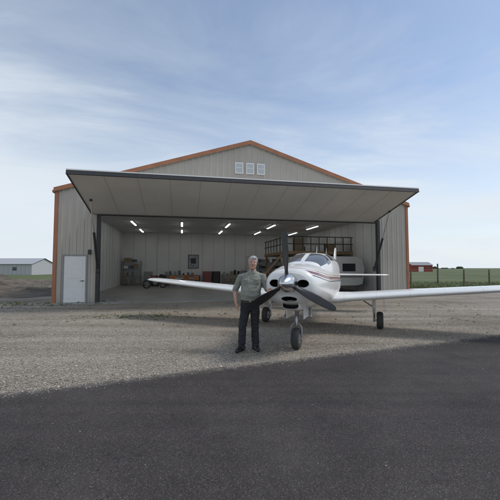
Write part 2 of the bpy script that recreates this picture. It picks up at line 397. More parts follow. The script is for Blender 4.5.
while cnt<13000:
    y=3.6+ (random.random()**1.6)*9; x=random.uniform(-.8,.8)*y
    side=(x-A0.x)*AN.x+(y-A0.y)*AN.y
    if side>0.02: continue
    cnt+=1; stone(x,y,random.uniform(.006,.014)*(1.7 if random.random()<.06 else 1))
for i in range(2600):
    t=random.uniform(-1,13); p=A0+AD*t+AN*(edge_off(t)+min(abs(random.gauss(0,.10)),1)*random.choice((1,1,-1)))
    stone(p.x,p.y,random.uniform(.004,.011),.004)
for i in range(500):
    t=random.uniform(-1,13); p=A0+AD*t+AN*random.expovariate(1.4); stone(p.x,p.y,random.uniform(.003,.007),.004)
me=bpy.data.meshes.new('gravel_stones'); me.from_pydata(vs,[],fs)
for q in M_st: me.materials.append(q)
me.polygons.foreach_set('material_index',mi); me.update()
scene.collection.objects.link(bpy.data.objects.new('gravel_stones',me))
M_dirt=simple('dirt',(.11,.09,.07),.95,var=.5,scale=1.5,bmp=.8,bscale=8)
def mound(name,x0,x1,y0,y1,h,nx=70,ny=40,seed=0):
    vs=[];fs=[]
    for j in range(ny+1):
        for i in range(nx+1):
            u=i/nx;v=j/ny; x=x0+(x1-x0)*u; y=y0+(y1-y0)*v
            e=min(1,4*u*(1-u)*1.3)*math.sin(math.pi*v)
            z=h*e*(.8+.7*mnoise.noise((x*.45+seed,y*.45,0))+.4*mnoise.noise((x*1.1+seed,y*1.1,2)))-.04
            z+=.10*mnoise.noise((x*2.6,y*2.6,seed))*e
            vs.append((x,y,z))
    for j in range(ny):
        for i in range(nx): a=j*(nx+1)+i; fs.append((a,a+1,a+nx+2,a+nx+1))
    me=bpy.data.meshes.new(name); me.from_pydata(vs,[],fs); me.materials.append(M_dirt); me.shade_smooth()
    o=bpy.data.objects.new(name,me); scene.collection.objects.link(o)
mound('dirt_mound',-30,-11,17,25,.7)
mound('dirt_mound',-48,-16,28,36,.9,seed=5)
vs=[];fs=[]
def tuft(x,y,hh,nb=7,z=0):
    for k in range(nb):
        a=random.random()*6.28; l=random.uniform(.5,1)*hh; r=random.uniform(0,.08); ca_=math.cos(a); sa_=math.sin(a); bx=x+r*ca_; by=y+r*sa_
        tx=bx+ca_*l*.5; ty=by+sa_*l*.5; o=len(vs); wx=-sa_*.010; wy=ca_*.010
        vs.extend([(bx-wx,by-wy,z),(bx+wx,by+wy,z),((bx+tx)/2+wx,(by+ty)/2+wy,z+l*.7),(tx,ty,z+l)])
        fs.extend([(0+o,1+o,2+o),(0+o,2+o,3+o)])
for i in range(4200):
    x=random.uniform(9.5,36); y=26+random.random()**2*12+1.0*mnoise.noise((x*.35,3,0)); tuft(x,y,random.uniform(.06,.20),5,-.03)
for i in range(1200):
    x=random.uniform(-42,-11); y=random.uniform(24,40); tuft(x,y,random.uniform(.1,.35),5,-.03)
for i in range(160):
    x=random.gauss(-9.6,1.8); y=random.gauss(14.8,.5)+(x+9)*.15; tuft(x,y,random.uniform(.04,.12),5)
for i in range(260):
    x=random.uniform(-14,12); y=random.uniform(9,15); tuft(x,y,random.uniform(.02,.05),5)
for i in range(170):
    x=random.gauss(-3.4,1.1); y=random.gauss(11.0,.45); tuft(x,y,random.uniform(.02,.055),5)
me=bpy.data.meshes.new('grass_tufts'); me.from_pydata(vs,[],fs); me.materials.append(simple('grass_blade',(.12,.14,.05),.8,var=.4,scale=1.5))
scene.collection.objects.link(bpy.data.objects.new('grass_tufts',me))

# ---------------------------------------------------------------- hangar
def wallmat():
    m,nt,b=newmat('wall_sheet_metal')
    tcn=N(nt,'ShaderNodeTexCoord').outputs['Object']
    n=tex(nt,.8,4,.6,tcn); c=ramp(nt,n.outputs[0],[(.3,(.425,.395,.345)),(.7,(.475,.442,.387))])
    mp=N(nt,'ShaderNodeMapping'); nt.links.new(tcn,mp.inputs[0]); mp.inputs['Scale'].default_value=(5,5,.25)
    st=tex(nt,1,5,.7,mp.outputs[0]); sf=ramp(nt,st.outputs[0],[(.5,(0,0,0)),(.8,(.3,.3,.3))])
    c=mixc(nt,sf,c,(.27,.25,.22))
    s=N(nt,'ShaderNodeSeparateXYZ'); nt.links.new(tcn,s.inputs[0])
    g=ramp(nt,mth(nt,'ADD',s.outputs[2],mth(nt,'MULTIPLY',st.outputs[0],.5)),[(.2,(.5,.5,.5)),(.75,(0,0,0))])
    c=mixc(nt,g,c,(.26,.23,.19))
    nt.links.new(c,b.inputs['Base Color']); b.inputs['Roughness'].default_value=.45
    bump(nt,b,tex(nt,1.2,2,.5,tcn).outputs[0],.15,.02)
    return m
M_wall=wallmat()
M_trim=simple('copper_trim',(.38,.155,.075),.45,.0,var=.12,scale=2)
M_liner=simple('liner_panel',(.60,.60,.58),.5,var=.05,scale=.7)
M_ceil=simple('ceiling_liner',(.60,.60,.59),.5,var=.05)
M_conc=simple('concrete',(.27,.265,.25),.45,var=.25,scale=.6,bmp=.1,bscale=20)
M_dark=simple('dark_steel',(.03,.03,.032),.5,var=.2)
M_white=simple('white_paint',(.72,.72,.70),.45,var=.04)
M_door=simple('door_liner',(.66,.64,.595),.5,var=.09,scale=.5)
M_grey=simple('grey_steel',(.25,.25,.25),.45,var=.15)
M_glass,nt,b=newmat('window_glass'); b.inputs['Base Color'].default_value=(.03,.035,.04,1); b.inputs['Roughness'].default_value=.06; b.inputs['Specular IOR Level'].default_value=.7
gn=tex(nt,3,2); bump(nt,b,gn.outputs[0],.05,.01)
M_lamp,nt,b=newmat('fluorescent_tube'); b.inputs['Emission Color'].default_value=(.97,1,1,1); b.inputs['Emission Strength'].default_value=10; b.inputs['Base Color'].default_value=(.8,.8,.8,1)
HANG=R(11.56); H=empty('aircraft_hangar',(-8.8,15.0,0),HANG)
W=17.96; EV=5.15; AP=8.0; D=16.0; U0=1.83; U1=16.16; OH=4.08
ztop=lambda u: EV+(AP-EV)*(1-abs(u-W/2)/(W/2))
def ribwall(name,u0,u1,zb,zt,y=0,out=-1,pitch=.305,dep=.032,mat=M_wall,axis='x'):
    mb=MB(); k=0;u=u0
    pts=[]
    while u<u1-1e-6:
        for du,d in ((0,0),(.10,0),(.105,.35),(.125,.35),(.13,0),(.225,0),(.245,1),(.285,1)):
            if u+du<u1: pts.append((u+du,d*dep))
        u+=pitch
    pts.append((u1,0))
    if zt is ztop and u0<W/2<u1:
        pts.append((W/2,0)); pts.sort()
    vs=[];fs=[]
    for (uu,d) in pts:
        vs.append((uu,y+out*d,zb)); vs.append((uu,y+out*d,zt(uu) if callable(zt) else zt))
    for i in range(len(pts)-1): fs.append((2*i,2*i+2,2*i+3,2*i+1))
    if axis=='y': vs=[(v[1],v[0],v[2]) for v in vs]
    mb.add(vs,fs); return mb.obj(name,[mat],H)
ribwall('front_wall_left',0,U0,0,ztop); ribwall('front_wall_right',U1,W,0,ztop)
ribwall('gable_wall',U0,U1,OH+.10,ztop)
ribwall('side_wall_left',0,D,0,EV,y=0,out=-1,axis='y'); ribwall('side_wall_right',0,D,0,EV,y=W,out=1,axis='y')
ribwall('back_wall',0,W,0,ztop,y=D,out=1)
mb=MB(); t=.2
mb.box((t,.12,.02),(t+.03,D-.2,4.85)); mb.box((W-t-.03,.12,.02),(W-t,D-.2,4.85)); mb.box((t+.03,D-.2,.02),(W-t-.03,D-.17,4.85))
mb.box((t+.03,.12,.02),(U0-.02,.15,4.85)); mb.box((U1+.02,.12,.02),(W-t-.03,.15,4.85)); mb.box((U0-.02,.12,OH+.05),(U1+.02,.15,4.85))
for i in range(1,17):
    mb.box((t+i*1.05,D-.215,.02),(t+i*1.05+.02,D-.205,4.84),1)
for i in range(1,15):
    mb.box((t+.03,i*1.05,.02),(t+.04,i*1.05+.02,4.84),1); mb.box((W-t-.04,i*1.05,.02),(W-t-.03,i*1.05+.02,4.84),1)
mb.obj('wall_liner',[M_liner,M_grey],H)
mb=MB(); mb.box((t+.001,.151,4.853),(W-t-.001,D-.201,4.9))
for i in range(1,16): mb.box((t+.04,i*1.0,4.835),(W-t-.05,i*1.0+.05,4.852))
mb.obj('ceiling',[M_ceil],H)
mb=MB(); mb.box((-.02,-.5,-.1),(W+.02,D,.02)); 
mb.obj('floor_slab',[M_conc],H,bevel=.01)
mb=MB()
sl_=math.atan2(AP-EV,W/2)
for sgn in (0,1):
    u_e=-.08 if sgn==0 else W+.08; ze=EV-.08*math.tan(sl_)
    f=lambda yy,zo:[(u_e,yy,ze+zo),(W/2,yy,AP+zo)]
    a=f(-.13,.03)+f(D+.13,.03); bq=f(-.13,.09)+f(D+.13,.09)
    mb.add(a+bq,[(0,1,3,2),(4,6,7,5),(0,4,5,1),(2,3,7,6),(0,2,6,4)],0)
    a=[(u_e,-.15,ze-.10),(W/2,-.15,AP-.10),(W/2,-.15,AP+.09),(u_e,-.15,ze+.09)]
    bb=[(p[0],-.133,p[2]) for p in a]
    mb.add(a+bb,[(0,1,2,3),(7,6,5,4),(0,4,5,1),(3,2,6,7),(0,3,7,4)],1)
    a=[(u_e,-.132,ze-.09),(W/2,-.132,AP-.09),(W/2,-.035,AP-.09),(u_e,-.035,ze-.09)]; mb.add(a,[(0,3,2,1)],0)
mb.obj('roof',[M_wall,M_trim],H)
mb=MB()
mb.box((-.06,-.05,0),(.09,.05,EV-.1)); mb.box((W-.09,-.05,0),(W+.06,.05,EV-.1))
mb.box((-.14,-.12,EV-.16),(-.03,D,EV-.04)); mb.box((W+.03,-.12,EV-.16),(W+.14,D,EV-.04))
mb.obj('corner_trim',[M_trim],H,bevel=.006)
mb=MB()
mb.box((U0-.08,-.07,0),(U0+.08,.13,OH+.12),0); mb.box((U1-.08,-.07,0),(U1+.08,.13,OH+.12),0)
mb.box((U0+.08,-.06,OH-.05),(U1-.08,.11,OH+.14),0)
mb.obj('door_frame',[M_dark],H,bevel=.008)
mb=MB(); dx0,dx1=.42,1.32
mb.box((dx0-.07,-.055,0.02),(dx0,.0,2.12),1); mb.box((dx1,-.055,0.02),(dx1+.07,.0,2.12),1); mb.box((dx0-.07,-.055,2.12),(dx1+.07,.0,2.19),1)
mb.box((dx0,-.045,.03),(dx1,-.01,2.12),0); mb.box((dx0+.12,-.052,.2),(dx1-.12,-.046,.92),0); mb.box((dx0+.12,-.052,1.12),(dx1-.12,-.046,1.95),0)
mb.cyl((dx1-.09,-.045,1.0),(dx1-.09,-.10,1.0),.025,2); mb.cyl((dx1-.09,-.1,1.0),(dx1-.2,-.1,1.0),.012,2)
mb.obj('entry_door',[M_white,M_grey,M_dark],H,bevel=.004)
mb=MB(); mb.box((1.42,-.12,2.2),(1.54,-.03,2.42)); mb.obj('wall_lamp',[M_dark],H,bevel=.01)
mb=MB()
for k in range(3):
    c=W/2+(k-1)*.56; z0=6.35
    mb.box((c-.21,-.065,z0),(c+.21,-.02,z0+.58),0)
    mb.box((c-.16,-.071,z0+.06),(c+.16,-.0655,z0+.52),1)
    mb.box((c-.16,-.078,z0+.28),(c+.16,-.0715,z0+.31),0)
mb.obj('gable_windows',[M_white,simple('frosted_glazing',(.45,.48,.50),.3,var=.05)],H,bevel=.005)
DX0,DX1=1.55,15.86; OUT=3.5; ZI=OH+.0; ZO=4.98
L=math.hypot(OUT,ZO-ZI); ang=math.atan2(ZO-ZI,OUT)
Ml=Matrix.Translation((0,-.10,ZI))@Matrix.Rotation(ang*-1,4,'X')@Matrix.Scale(-1,4,(0,1,0))
mb=MB()
mb.box((DX0,0,.0),(DX1,L,.14),0,Ml)
npan=12
for i in range(npan+1):
    u=DX0+.02+(DX1-DX0-.07)*i/npan; mb.box((u,.02,-.006),(u+.014,L-.02,-.001),1,Ml)
for v_ in (.01,L-.06): mb.box((DX0+.01,v_,-.02),(DX1-.01,v_+.05,-.0125),1,Ml)
mb.box((DX0-.03,L+.001,-.05),(DX1+.03,L+.05,.10),2,Ml); mb.box((DX0-.03,L+.001,.102),(DX1+.03,L+.06,.15),3,Ml)
mb.box((DX0-.04,0,-.03),(DX0-.001,L,.16),2,Ml); mb.box((DX1+.001,0,-.03),(DX1+.04,L,.16),2,Ml)
mb.f=[tuple(reversed(f)) for f in mb.f]
mb.obj('raised_hangar_door',[M_door,simple('door_seam',(.44,.43,.40),.5),M_dark,M_liner],H)
mb=MB()
for u in (U0+.02,U1-.32):
    a=Vector((u,-.12,1.55)); e=Ml@Vector((u,1.5,-.03)); q=a.lerp(e,.55)
    mb.cyl(a,q,.055,0); mb.cyl(q,e,.03,1); mb.box((u-.07,-.16,1.4),(u+.07,-.07,1.65),0); mb.ell(e,(.06,.06,.06),0)
mb.obj('door_rams',[M_dark,simple('chrome',(.6,.6,.6),.2,1)],H,smooth=True)
mb=MB()
for i in range(5):
    for j in range(3):
        u=2.2+i*3.4; y=2.6+j*4.8
        mb.box((u-.08,y,4.79),(u+.08,y+2.3,4.83),1)
        mb.box((u-.05,y+.03,4.765),(u+.05,y+2.27,4.789),0)
mb.obj('ceiling_lights',[M_lamp,M_white],H)

HM=Matrix.Translation((-8.8,15.0,0))@Matrix.Rotation(HANG,4,'Z')
def hp(u,y,z=.02): return tuple(HM@Vector((u,y,z)))
M_red=simple('red_paint',(.22,.03,.025),.4); M_orange=simple('orange_paint',(.40,.13,.04),.5); M_wood=simple('wood',(.24,.16,.09),.6,var=.3,scale=4)
M_blue=simple('blue_paint',(.05,.075,.13),.5); M_black=simple('black_rubber',(.02,.02,.02),.7)
M_card=simple('cardboard',(.26,.20,.13),.8)
def at(mb,name,mats,u,y,rz=0,**k): return mb.obj(name,mats,None,loc=hp(u,y),rot=(0,0,HANG+rz),**k)
def bench(u,y,w=2.4,rz=0):
    mb=MB(); mb.box((0,0,.86),(w,.7,.92),0)
    for x in (.05,w-.11):
        for yy in (.05,.59): mb.box((x,yy,0),(x+.06,yy+.06,.86),1)
    mb.box((.08,.08,.25),(w-.08,.62,.28),0)
    for k in range(7):
        x=.12+k*(w-.4)/7; hh=random.uniform(.1,.45); mb.box((x,.15,.921),(x+random.uniform(.12,.3),.45,.921+hh),random.choice((1,1,3,4,5)))
    for k in range(3):
        x=.15+k*.7; mb.box((x,.15,.281),(x+.4,.5,.55),random.choice((1,3,4)))
    at(mb,'workbench',[M_wood,M_grey,M_red,M_blue,M_card,M_black],u,y,rz)
bench(4.0,15.0,3.2); bench(9.4,15.0,2.8)
def cabinet(u,y,m=M_red):
    mb=MB(); mb.box((0,0,.12),(.75,.5,1.25),0)
    for k in range(5): mb.box((.03,-.012,.18+k*.21),(.72,-.001,.36+k*.21),0); mb.box((.15,-.03,.31+k*.21),(.6,-.013,.33+k*.21),1)
    for x in (.08,.67):
        for yy in (.08,.42): mb.cyl((x-.02,yy,.06),(x+.02,yy,.06),.06,2,12)
    at(mb,'tool_cabinet',[m,M_grey,M_black],u,y)
cabinet(7.6,15.1,M_red); cabinet(2.3,14.5,M_grey); cabinet(8.45,15.1,M_black)
def barrel(u,y,m):
    mb=MB(); zs=[0,.02,.28,.30,.32,.58,.60,.62,.87,.9]; rs=[.28,.29,.285,.3,.285,.285,.3,.285,.29,.28]
    mb.loft([[(r*math.cos(a*math.pi/12),r*math.sin(a*math.pi/12),z) for a in range(24)] for z,r in zip(zs,rs)],0)
    mb.cyl((.12,0,.9),(.12,0,.92),.04,1,10)
    at(mb,'oil_drum',[m,M_grey],u,y,smooth=True)
barrel(7.0,14.2,M_blue); barrel(12.5,14.6,M_black); barrel(3.3,13.9,M_black)
def chair(u,y,rz):
    mb=MB(); mb.box((-.22,-.22,.43),(.22,.22,.47),0); mb.box((-.22,.2,.6),(.22,.23,.95),0)
    for x in (-.2,.2):
        mb.cyl((x,-.2,0),(x,-.2,.43),.014,1,8); mb.cyl((x,.21,0),(x,.21,.95),.014,1,8)
    at(mb,'folding_chair',[M_orange,M_grey],u,y,rz)
chair(5.0,10.5,.4); chair(5.9,10.9,-.5); chair(6.8,10.4,.2)
mb=MB(); mb.box((0,0,.70),(1.8,.75,.74),0)
for x in (.1,1.66):
    for yy in (.08,.63): mb.cyl((x,yy,0),(x,yy,.7),.018,1,8)
mb.box((.3,.2,.741),(.65,.5,.95),2); mb.box((1.0,.2,.741),(1.4,.55,.86),3)
at(mb,'folding_table',[M_white,M_grey,M_card,M_orange],5.0,11.3)
# step ladder against the back wall
mb=MB()
for x0,x1 in ((0,.08),(.55,.47)):
    mb.tube([(x0,0,0),(x1,.35,2.6)],[.025,.022],0,8,round_=False); mb.tube([(x0,.95,0),(x1,.40,2.6)],[.02,.018],0,8,round_=False)
for k in range(8):
    z=.3+k*.3; q=z/2.6; mb.box((.08*q,.35*q-.04,z),(.55-.08*q,.35*q+.05,z+.03),0)
mb.box((.05,.28,2.6),(.50,.48,2.64),1)
at(mb,'step_ladder',[simple('ladder_aluminium',(.5,.5,.5),.35,.8),M_orange],11.6,14.2)
# air compressor
mb=MB(); mb.tube([(0,0,.45),(1.0,0,.45)],[.24,.24],0,20)
for x in (.1,.9):
    for yy in (-.15,.15): mb.cyl((x,yy,0),(x,yy,.3),.025,1,8)
mb.box((.2,-.15,.69),(.5,.15,.95),1); mb.cyl((.62,-.13,.82),(.62,.13,.82),.13,1,16); mb.cyl((.35,-.2,.85),(.35,-.16,.85),.2,1,20)
at(mb,'air_compressor',[M_red,M_black],3.6,12.6,smooth=True)
# small motorcycle parked at the left
mb=MB()
for x in (0,1.35):
    ring=[Vector((x+.29*math.cos(a*math.pi/12),0,.32+.29*math.sin(a*math.pi/12))) for a in range(25)]
    mb.tube(ring,[.045]*25,1,8,side=(0,1,0),round_=False); mb.cyl((x,-.05,.32),(x,.05,.32),.05,2,12)
    for k in range(6):
        a=k*math.pi/3; mb.cyl((x,0,.32),(x+.27*math.cos(a),0,.32+.27*math.sin(a)),.008,2,5)
mb.tube([(0,0,.32),(.22,0,.85),(.28,0,1.0)],[.035,.035,.03],2,8); mb.tube([(.28,-.34,1.02),(.25,0,1.0),(.28,.34,1.02)],[.018]*3,1,8)
mb.tube([(.30,0,.82),(.6,0,.84),(.8,0,.76)],[(.12,.10),(.15,.13),(.1,.08)],0,14,side=(0,1,0)); mb.tube([(.8,0,.78),(1.1,0,.80),(1.45,0,.86)],[(.12,.05),(.14,.06),(.08,.04)],1,12,side=(0,1,0))
mb.ell((.68,0,.45),(.22,.15,.22),2); mb.tube([(.3,0,.8),(.6,0,.3),(.95,0,.35),(1.35,0,.32)],[.03]*4,1,8); mb.ell((.17,0,.88),(.09,.1,.1),2)
at(mb,'motorcycle',[M_red,M_black,M_grey],3.0,10.2,.5,smooth=True)
mb=MB(); mb.box((0,-.03,0),(1.0,0,1.3),0); mb.box((.06,-.034,.06),(.94,-.031,1.24),1); mb.box((.25,-.038,.45),(.75,-.035,.95),0)
mb.obj('wall_poster',[M_dark,simple('poster_print',(.25,.26,.28),.4,var=.6,scale=5)],None,loc=hp(6.2,D-.22,1.55),rot=(0,0,HANG))
def shelf(u,y,w=2.0,rz=0):
    mb=MB()
    for x in (0,w-.05):
        for yy in (0,.5): mb.box((x,yy,0),(x+.05,yy+.05,2.2),0)
    for z in (.2,.85,1.5,2.1):
        mb.box((0.0,.051,z),(w,.499,z+.03),0)
        x=.1
        while x<w-.45:
            ww=random.uniform(.2,.4); mb.box((x,.1,z+.031),(x+ww,.45,z+.03+random.uniform(.2,.45)),random.choice((1,0,3,4,5,1))); x+=ww+random.uniform(.03,.15)
    at(mb,'storage_shelf',[M_grey,M_card,M_red,M_blue,M_liner,M_black],u,y,rz)
shelf(12.9,15.1,2.4); shelf(.4,15.1,1.6,0)
mb=MB(); mu0,mu1,my0,my1,mz=12.6,W-.24,5.6,11.5,2.55
mb.box((mu0,my0,mz),(mu1,my1,mz+.22),0)
for (x,y) in ((mu0+.1,my0+.1),(mu0+.1,my1-.2),(15.2,my0+.1)): mb.box((x,y,.02),(x+.14,y+.14,mz),0)
for k in range(9):
    x=mu0+.05+(mu1-mu0-.2)*k/8; mb.box((x,my0+.03,mz+.22),(x+.05,my0+.08,mz+1.2),1)
for z in (.7,1.2): mb.box((mu0,my0+.02,mz+z),(mu1,my0+.09,mz+z+.06),1)
for k in range(7):
    y=my0+.5+k*.85; mb.box((mu0+.03,y,mz+.22),(mu0+.08,y+.05,mz+1.2),1)
for z in (.7,1.2): mb.box((mu0+.02,my0+.1,mz+z),(mu0+.09,my1,mz+z+.06),1)
x=mu0+.3
while x<mu1-.7:
    ww=random.uniform(.35,.8); mb.box((x,my0+.5,mz+.222),(x+ww,my0+1.3,mz+.22+random.uniform(.35,1.1)),random.choice((2,2,0,5,4,5))); x+=ww+.12
for k in range(9):
    mb.box((mu0-2.4+k*.27,my0+.3,.2+k*.26),(mu0-2.4+k*.27+.27,my0+1.2,.24+k*.26),0)
mb.add([(mu0-2.5,my0+.27,.02),(mu0-2.3,my0+.27,.02),(mu0,my0+.27,mz),(mu0,my0+.27,mz+.22),(mu0-2.5,my0+.3,.02),(mu0-2.3,my0+.3,.02),(mu0,my0+.3,mz),(mu0,my0+.3,mz+.22)],[(0,1,2,3),(7,6,5,4),(0,3,7,4),(1,5,6,2)],0)
mb.obj('storage_mezzanine',[M_wood,M_dark,M_card,M_red,M_blue,M_liner],None,loc=(-8.8,15,0),rot=(0,0,HANG))
mb=MB(); prof=[(0,.45),(0,1.7),(.25,2.15),(.7,2.3),(3.6,2.3),(4.0,2.1),(4.15,1.5),(4.0,.55),(3.7,.45)]
def prism(mb,prof,y0,y1,mi):
    n=len(prof); mb.add([(x,y0,z) for x,z in prof]+[(x,y1,z) for x,z in prof],[tuple(range(n)),tuple(range(2*n-1,n-1,-1))]+[((i+1)%n,i,n+i,n+(i+1)%n) for i in range(n)],mi)
prism(mb,prof,0,2.0,0)
mb.box((.01,-.01,.95),(4.0,-.002,1.1),1); mb.box((.5,-.02,1.35),(1.3,-.005,1.85),2); mb.box((2.6,-.02,1.35),(3.5,-.005,1.85),2); mb.box((1.6,-.02,.55),(2.2,-.005,2.05),3)
for yy in (.05,1.75): mb.cyl((2.0,yy,.33),(2.0,yy+.2,.33),.33,4,24)
mb.box((-.9,.95,.4),(0,1.05,.5),4)
at(mb,'camper_trailer',[M_white,M_grey,M_glass,M_liner,M_black],13.1,3.3)

# ---------------------------------------------------------------- aircraft
PA=empty('light_aircraft',PLOC,PANG)
fo=bpy.data.objects.new('fuselage',fus_me); scene.collection.objects.link(fo); fo.parent=PA
mb=MB()
for sy in (-1,1):
    ring=[]
    for k in range(25):
        a=2*math.pi*k/24; ring.append(Vector((3.475,sy*.255+.12*math.cos(a),1.30+.08*math.sin(a))))
    mb.tube(ring,[.012]*25,0,8,side=(1,0,0),round_=False)
rr=[]
for x,hw,hh,zc in ((2.5,.12,.03,.80),(2.9,.17,.07,.80),(3.2,.17,.085,.865),(3.34,.165,.085,.90),(3.36,.15,.07,.90),(3.25,.14,.06,.90)):
    rr.append([(x,hw*math.copysign(abs(math.cos(a))**.7,math.cos(a)),zc+hh*math.copysign(abs(math.sin(a))**.7,math.sin(a))) for a in [2*math.pi*k/24 for k in range(24)]])
mb.loft(rr,0,mfn=lambda i,j:1 if i>=4 else 0); mb.m[-1]=1
mb.cyl((2.6,-.22,.76),(2.75,-.25,.60),.035,2,12); mb.cyl((2.6,.22,.76),(2.75,.25,.60),.035,2,12)
mb.obj('cowl_details',[M_fus,M_void,M_grey],PA,smooth=True)
CX=[-2.1,-1.5,-.8,0,.6,1.3,1.6,1.9,2.2,2.45]
CT=[1.56,1.69,1.83,1.93,1.96,1.95,1.915,1.84,1.75,1.66]
CW=[.22,.36,.48,.545,.56,.56,.55,.53,.46,.34]
ts=[0,.1,.2,.28,.36,.44,.5,.56,.60,.68,.76,.84,.92]; ts=ts+[.985,1.015]+[2-t for t in ts[::-1]]
def cring(x):
    zt=pch(CX,CT,x); hw=pch(CX,CW,x); r=[]
    for t_ in ts:
        a=t_*math.pi/2; c=math.cos(a); s=max(math.sin(a),0)
        r.append((x,hw*math.copysign(abs(c)**.62,c),1.42+(zt-1.42)*s**.72))
    return r
cxs=[-2.1,-1.8,-1.5,-1.2,-.95,-.85,-.5,-.2,-.12,-.04,.3,.62,.70,.78,1.1,1.38,1.46,1.54,1.62,1.75,1.9,2.05,2.2,2.27,2.36,2.45]
def cm(i,j):
    x=(cxs[i]+cxs[i+1])/2; t_=(ts[j]+ts[j+1])/2; t1=t_ if t_<1 else 2-t_
    if 1.54<x<2.27 and t1>.28+ (x-1.54)*.1 : 
        return 2 if t1>.985 else 1
    if t1>.32 and t1<.68:
        if 0.78<x<1.46 or -.04<x<.62 or -.85<x<-.12: return 1
    return 0
M_shield,nt,b=newmat('windshield'); b.inputs['Base Color'].default_value=(.09,.10,.105,1); b.inputs['Roughness'].default_value=.04; b.inputs['Specular IOR Level'].default_value=.8
bump(nt,b,tex(nt,1.5,2).outputs[0],.04,.02)
mb=MB(); mb.loft([cring(x) for x in cxs],0,mfn=cm,closed=False,cap=False)
mb.obj('canopy',[M_wingp,M_shield,M_white],PA,smooth=True,angle=60)
def foil(c,th,x0,y,z,n=18,camber=.02,inc=0):
    r=[];P_=[]
    for k in range(n+1): P_.append((.5*(1+math.cos(math.pi*k/n)),1))
    for k in range(1,n): P_.append((.5*(1-math.cos(math.pi*k/n)),-1))
    for t_,s in P_:
        yt=5*th*(.2969*math.sqrt(max(t_,0))-.126*t_-.3516*t_**2+.2843*t_**3-.1036*t_**4)
        zc=camber*4*t_*(1-t_)
        r.append((x0-c*t_, y, z+c*(zc+s*yt)-inc*c*t_))
    return r
M_red2=simple('nav_red',(.5,.02,.02),.2); M_grn=simple('nav_green',(.02,.35,.1),.2)
for s_,nm in ((1,'wing_left'),(-1,'wing_right')):
    mb=MB(); secs=[]
    for y,c,xl,z,th in ((.0,1.95,1.15,.80,.14),(.62,1.9,1.1,.82,.14),(.9,1.66,.88,.835,.14),(2.4,1.45,.78,.965,.135),(4.9,1.10,.60,1.165,.12),(5.2,1.04,.57,1.19,.11),(5.38,.88,.50,1.205,.10),(5.47,.62,.38,1.215,.08),(5.50,.35,.25,1.22,.05)):
        secs.append(foil(c,th,xl,s_*y,z,inc=.03))
    mb.loft(secs,0); mb.ell((.40,s_*5.42,1.20),(.07,.05,.03),1)
    mb.obj(nm,[M_wingp,M_red2 if s_>0 else M_grn],PA,smooth=True,angle=50)
mb=MB()
def vfoil(c,th,x0,z):
    return [(p[0],p[2]-0,z) for p in foil(c,th,x0,0,0,12,0)]
mb.loft([vfoil(1.5,.06,-2.75,1.40),vfoil(1.1,.09,-3.25,1.62),vfoil(.85,.09,-3.6,2.0),vfoil(.65,.09,-3.85,2.32),vfoil(.4,.06,-4.0,2.38)],0)
for s_ in (-1,1):
    mb.loft([foil(.85,.1,-3.35,0,1.33,12,0),foil(.80,.1,-3.4,s_*.5,1.33,12,0),foil(.58,.1,-3.55,s_*1.85,1.33,12,0),foil(.3,.06,-3.7,s_*1.93,1.33,12,0)],0)
mb.obj('tail',[M_wingp],PA,smooth=True,angle=50)
mb=MB(); mb.tube([(.4,0,1.95),(.37,0,2.16)],[.012,.004],0,8); mb.ell((-.5,0,1.90),(.06,.03,.04),1); mb.tube([(-.3,.15,1.9),(-.45,.15,2.15)],[.006,.003],0,6)
mb.obj('antenna',[M_white,M_red2],PA,smooth=True)
M_sp=simple('polished_spinner',(.62,.62,.62),.25,1,var=.05)
mb=MB(); prof=[(3.52,.165),(3.56,.17),(3.66,.162),(3.76,.138),(3.84,.10),(3.90,.062),(3.93,.03),(3.94,.005)]
mb.loft([[(x,r*math.cos(a*math.pi/16),1.31+r*math.sin(a*math.pi/16)) for a in range(32)] for x,r in prof],0)
mb.obj('spinner',[M_sp],PA,smooth=True,angle=60)
M_blade=simple('blade_black',(.018,.018,.02),.3,var=.2)
mb=MB()
for ad in (213,333,93):
    a=R(ad); rad=Vector((0,math.cos(a),math.sin(a))); tan=Vector((0,-math.sin(a),math.cos(a))); ax=Vector((1,0,0)); secs=[]
    rs=[.10,.17,.24,.32,.45,.60,.75,.84,.90,.93,.945]; cs_=[.075,.075,.095,.13,.155,.155,.14,.125,.10,.065,.02]; th=[.075,.07,.05,.035,.026,.02,.016,.013,.010,.008,.004]; be=[60,56,50,44,36,29,24,22,20,20,20]
    for r_,c_,t_,b_ in zip(rs,cs_,th,be):
        ch=tan*math.cos(R(b_))-ax*math.sin(R(b_)); nn=rad.cross(ch).normalized(); o=Vector((3.61,0,1.31))+rad*r_
        secs.append([o+ch*(c_/2*math.cos(q))+nn*(t_/2*math.sin(q)) for q in [2*math.pi*k/16 for k in range(16)]])
    mb.loft(secs,0)
mb.obj('propeller',[M_blade],PA,smooth=True,angle=60)
M_tyre=simple('tyre',(.035,.034,.033),.8,var=.3,bmp=.2); M_alu=simple('wheel_alloy',(.5,.5,.5),.35,.8)
def wheel(mb,c,r,wd,ang=0):
    M=Matrix.Translation(c)@Matrix.Rotation(ang,4,'Z')
    prof=[(-.35,.48),(-.5,.6),(-.52,.8),(-.42,.94),(-.2,1),(0,1.01),(.2,1),(.42,.94),(.52,.8),(.5,.6),(.35,.48)]
    rings=[[(rr*r*math.cos(a*math.pi/16),t_*wd,rr*r*math.sin(a*math.pi/16)) for a in range(32)] for t_,rr in prof]
    mb.loft(rings,0,M=M)
    for s_ in (-1,1):
        mb.cyl((0,s_*.33*wd,0),(0,s_*.42*wd,0),r*.46,1,24,M=M); mb.cyl((0,s_*.42*wd,0),(0,s_*.5*wd,0),r*.2,1,16,M=M)
mb=MB(); nx=2.9
wheel(mb,(nx,0,.205),.205,.15)
for s_ in (-1,1): mb.tube([(nx,s_*.105,.2),(nx-.0,s_*.105,.42),(nx-.02,s_*.04,.5)],[.018,.02,.02],2,10)
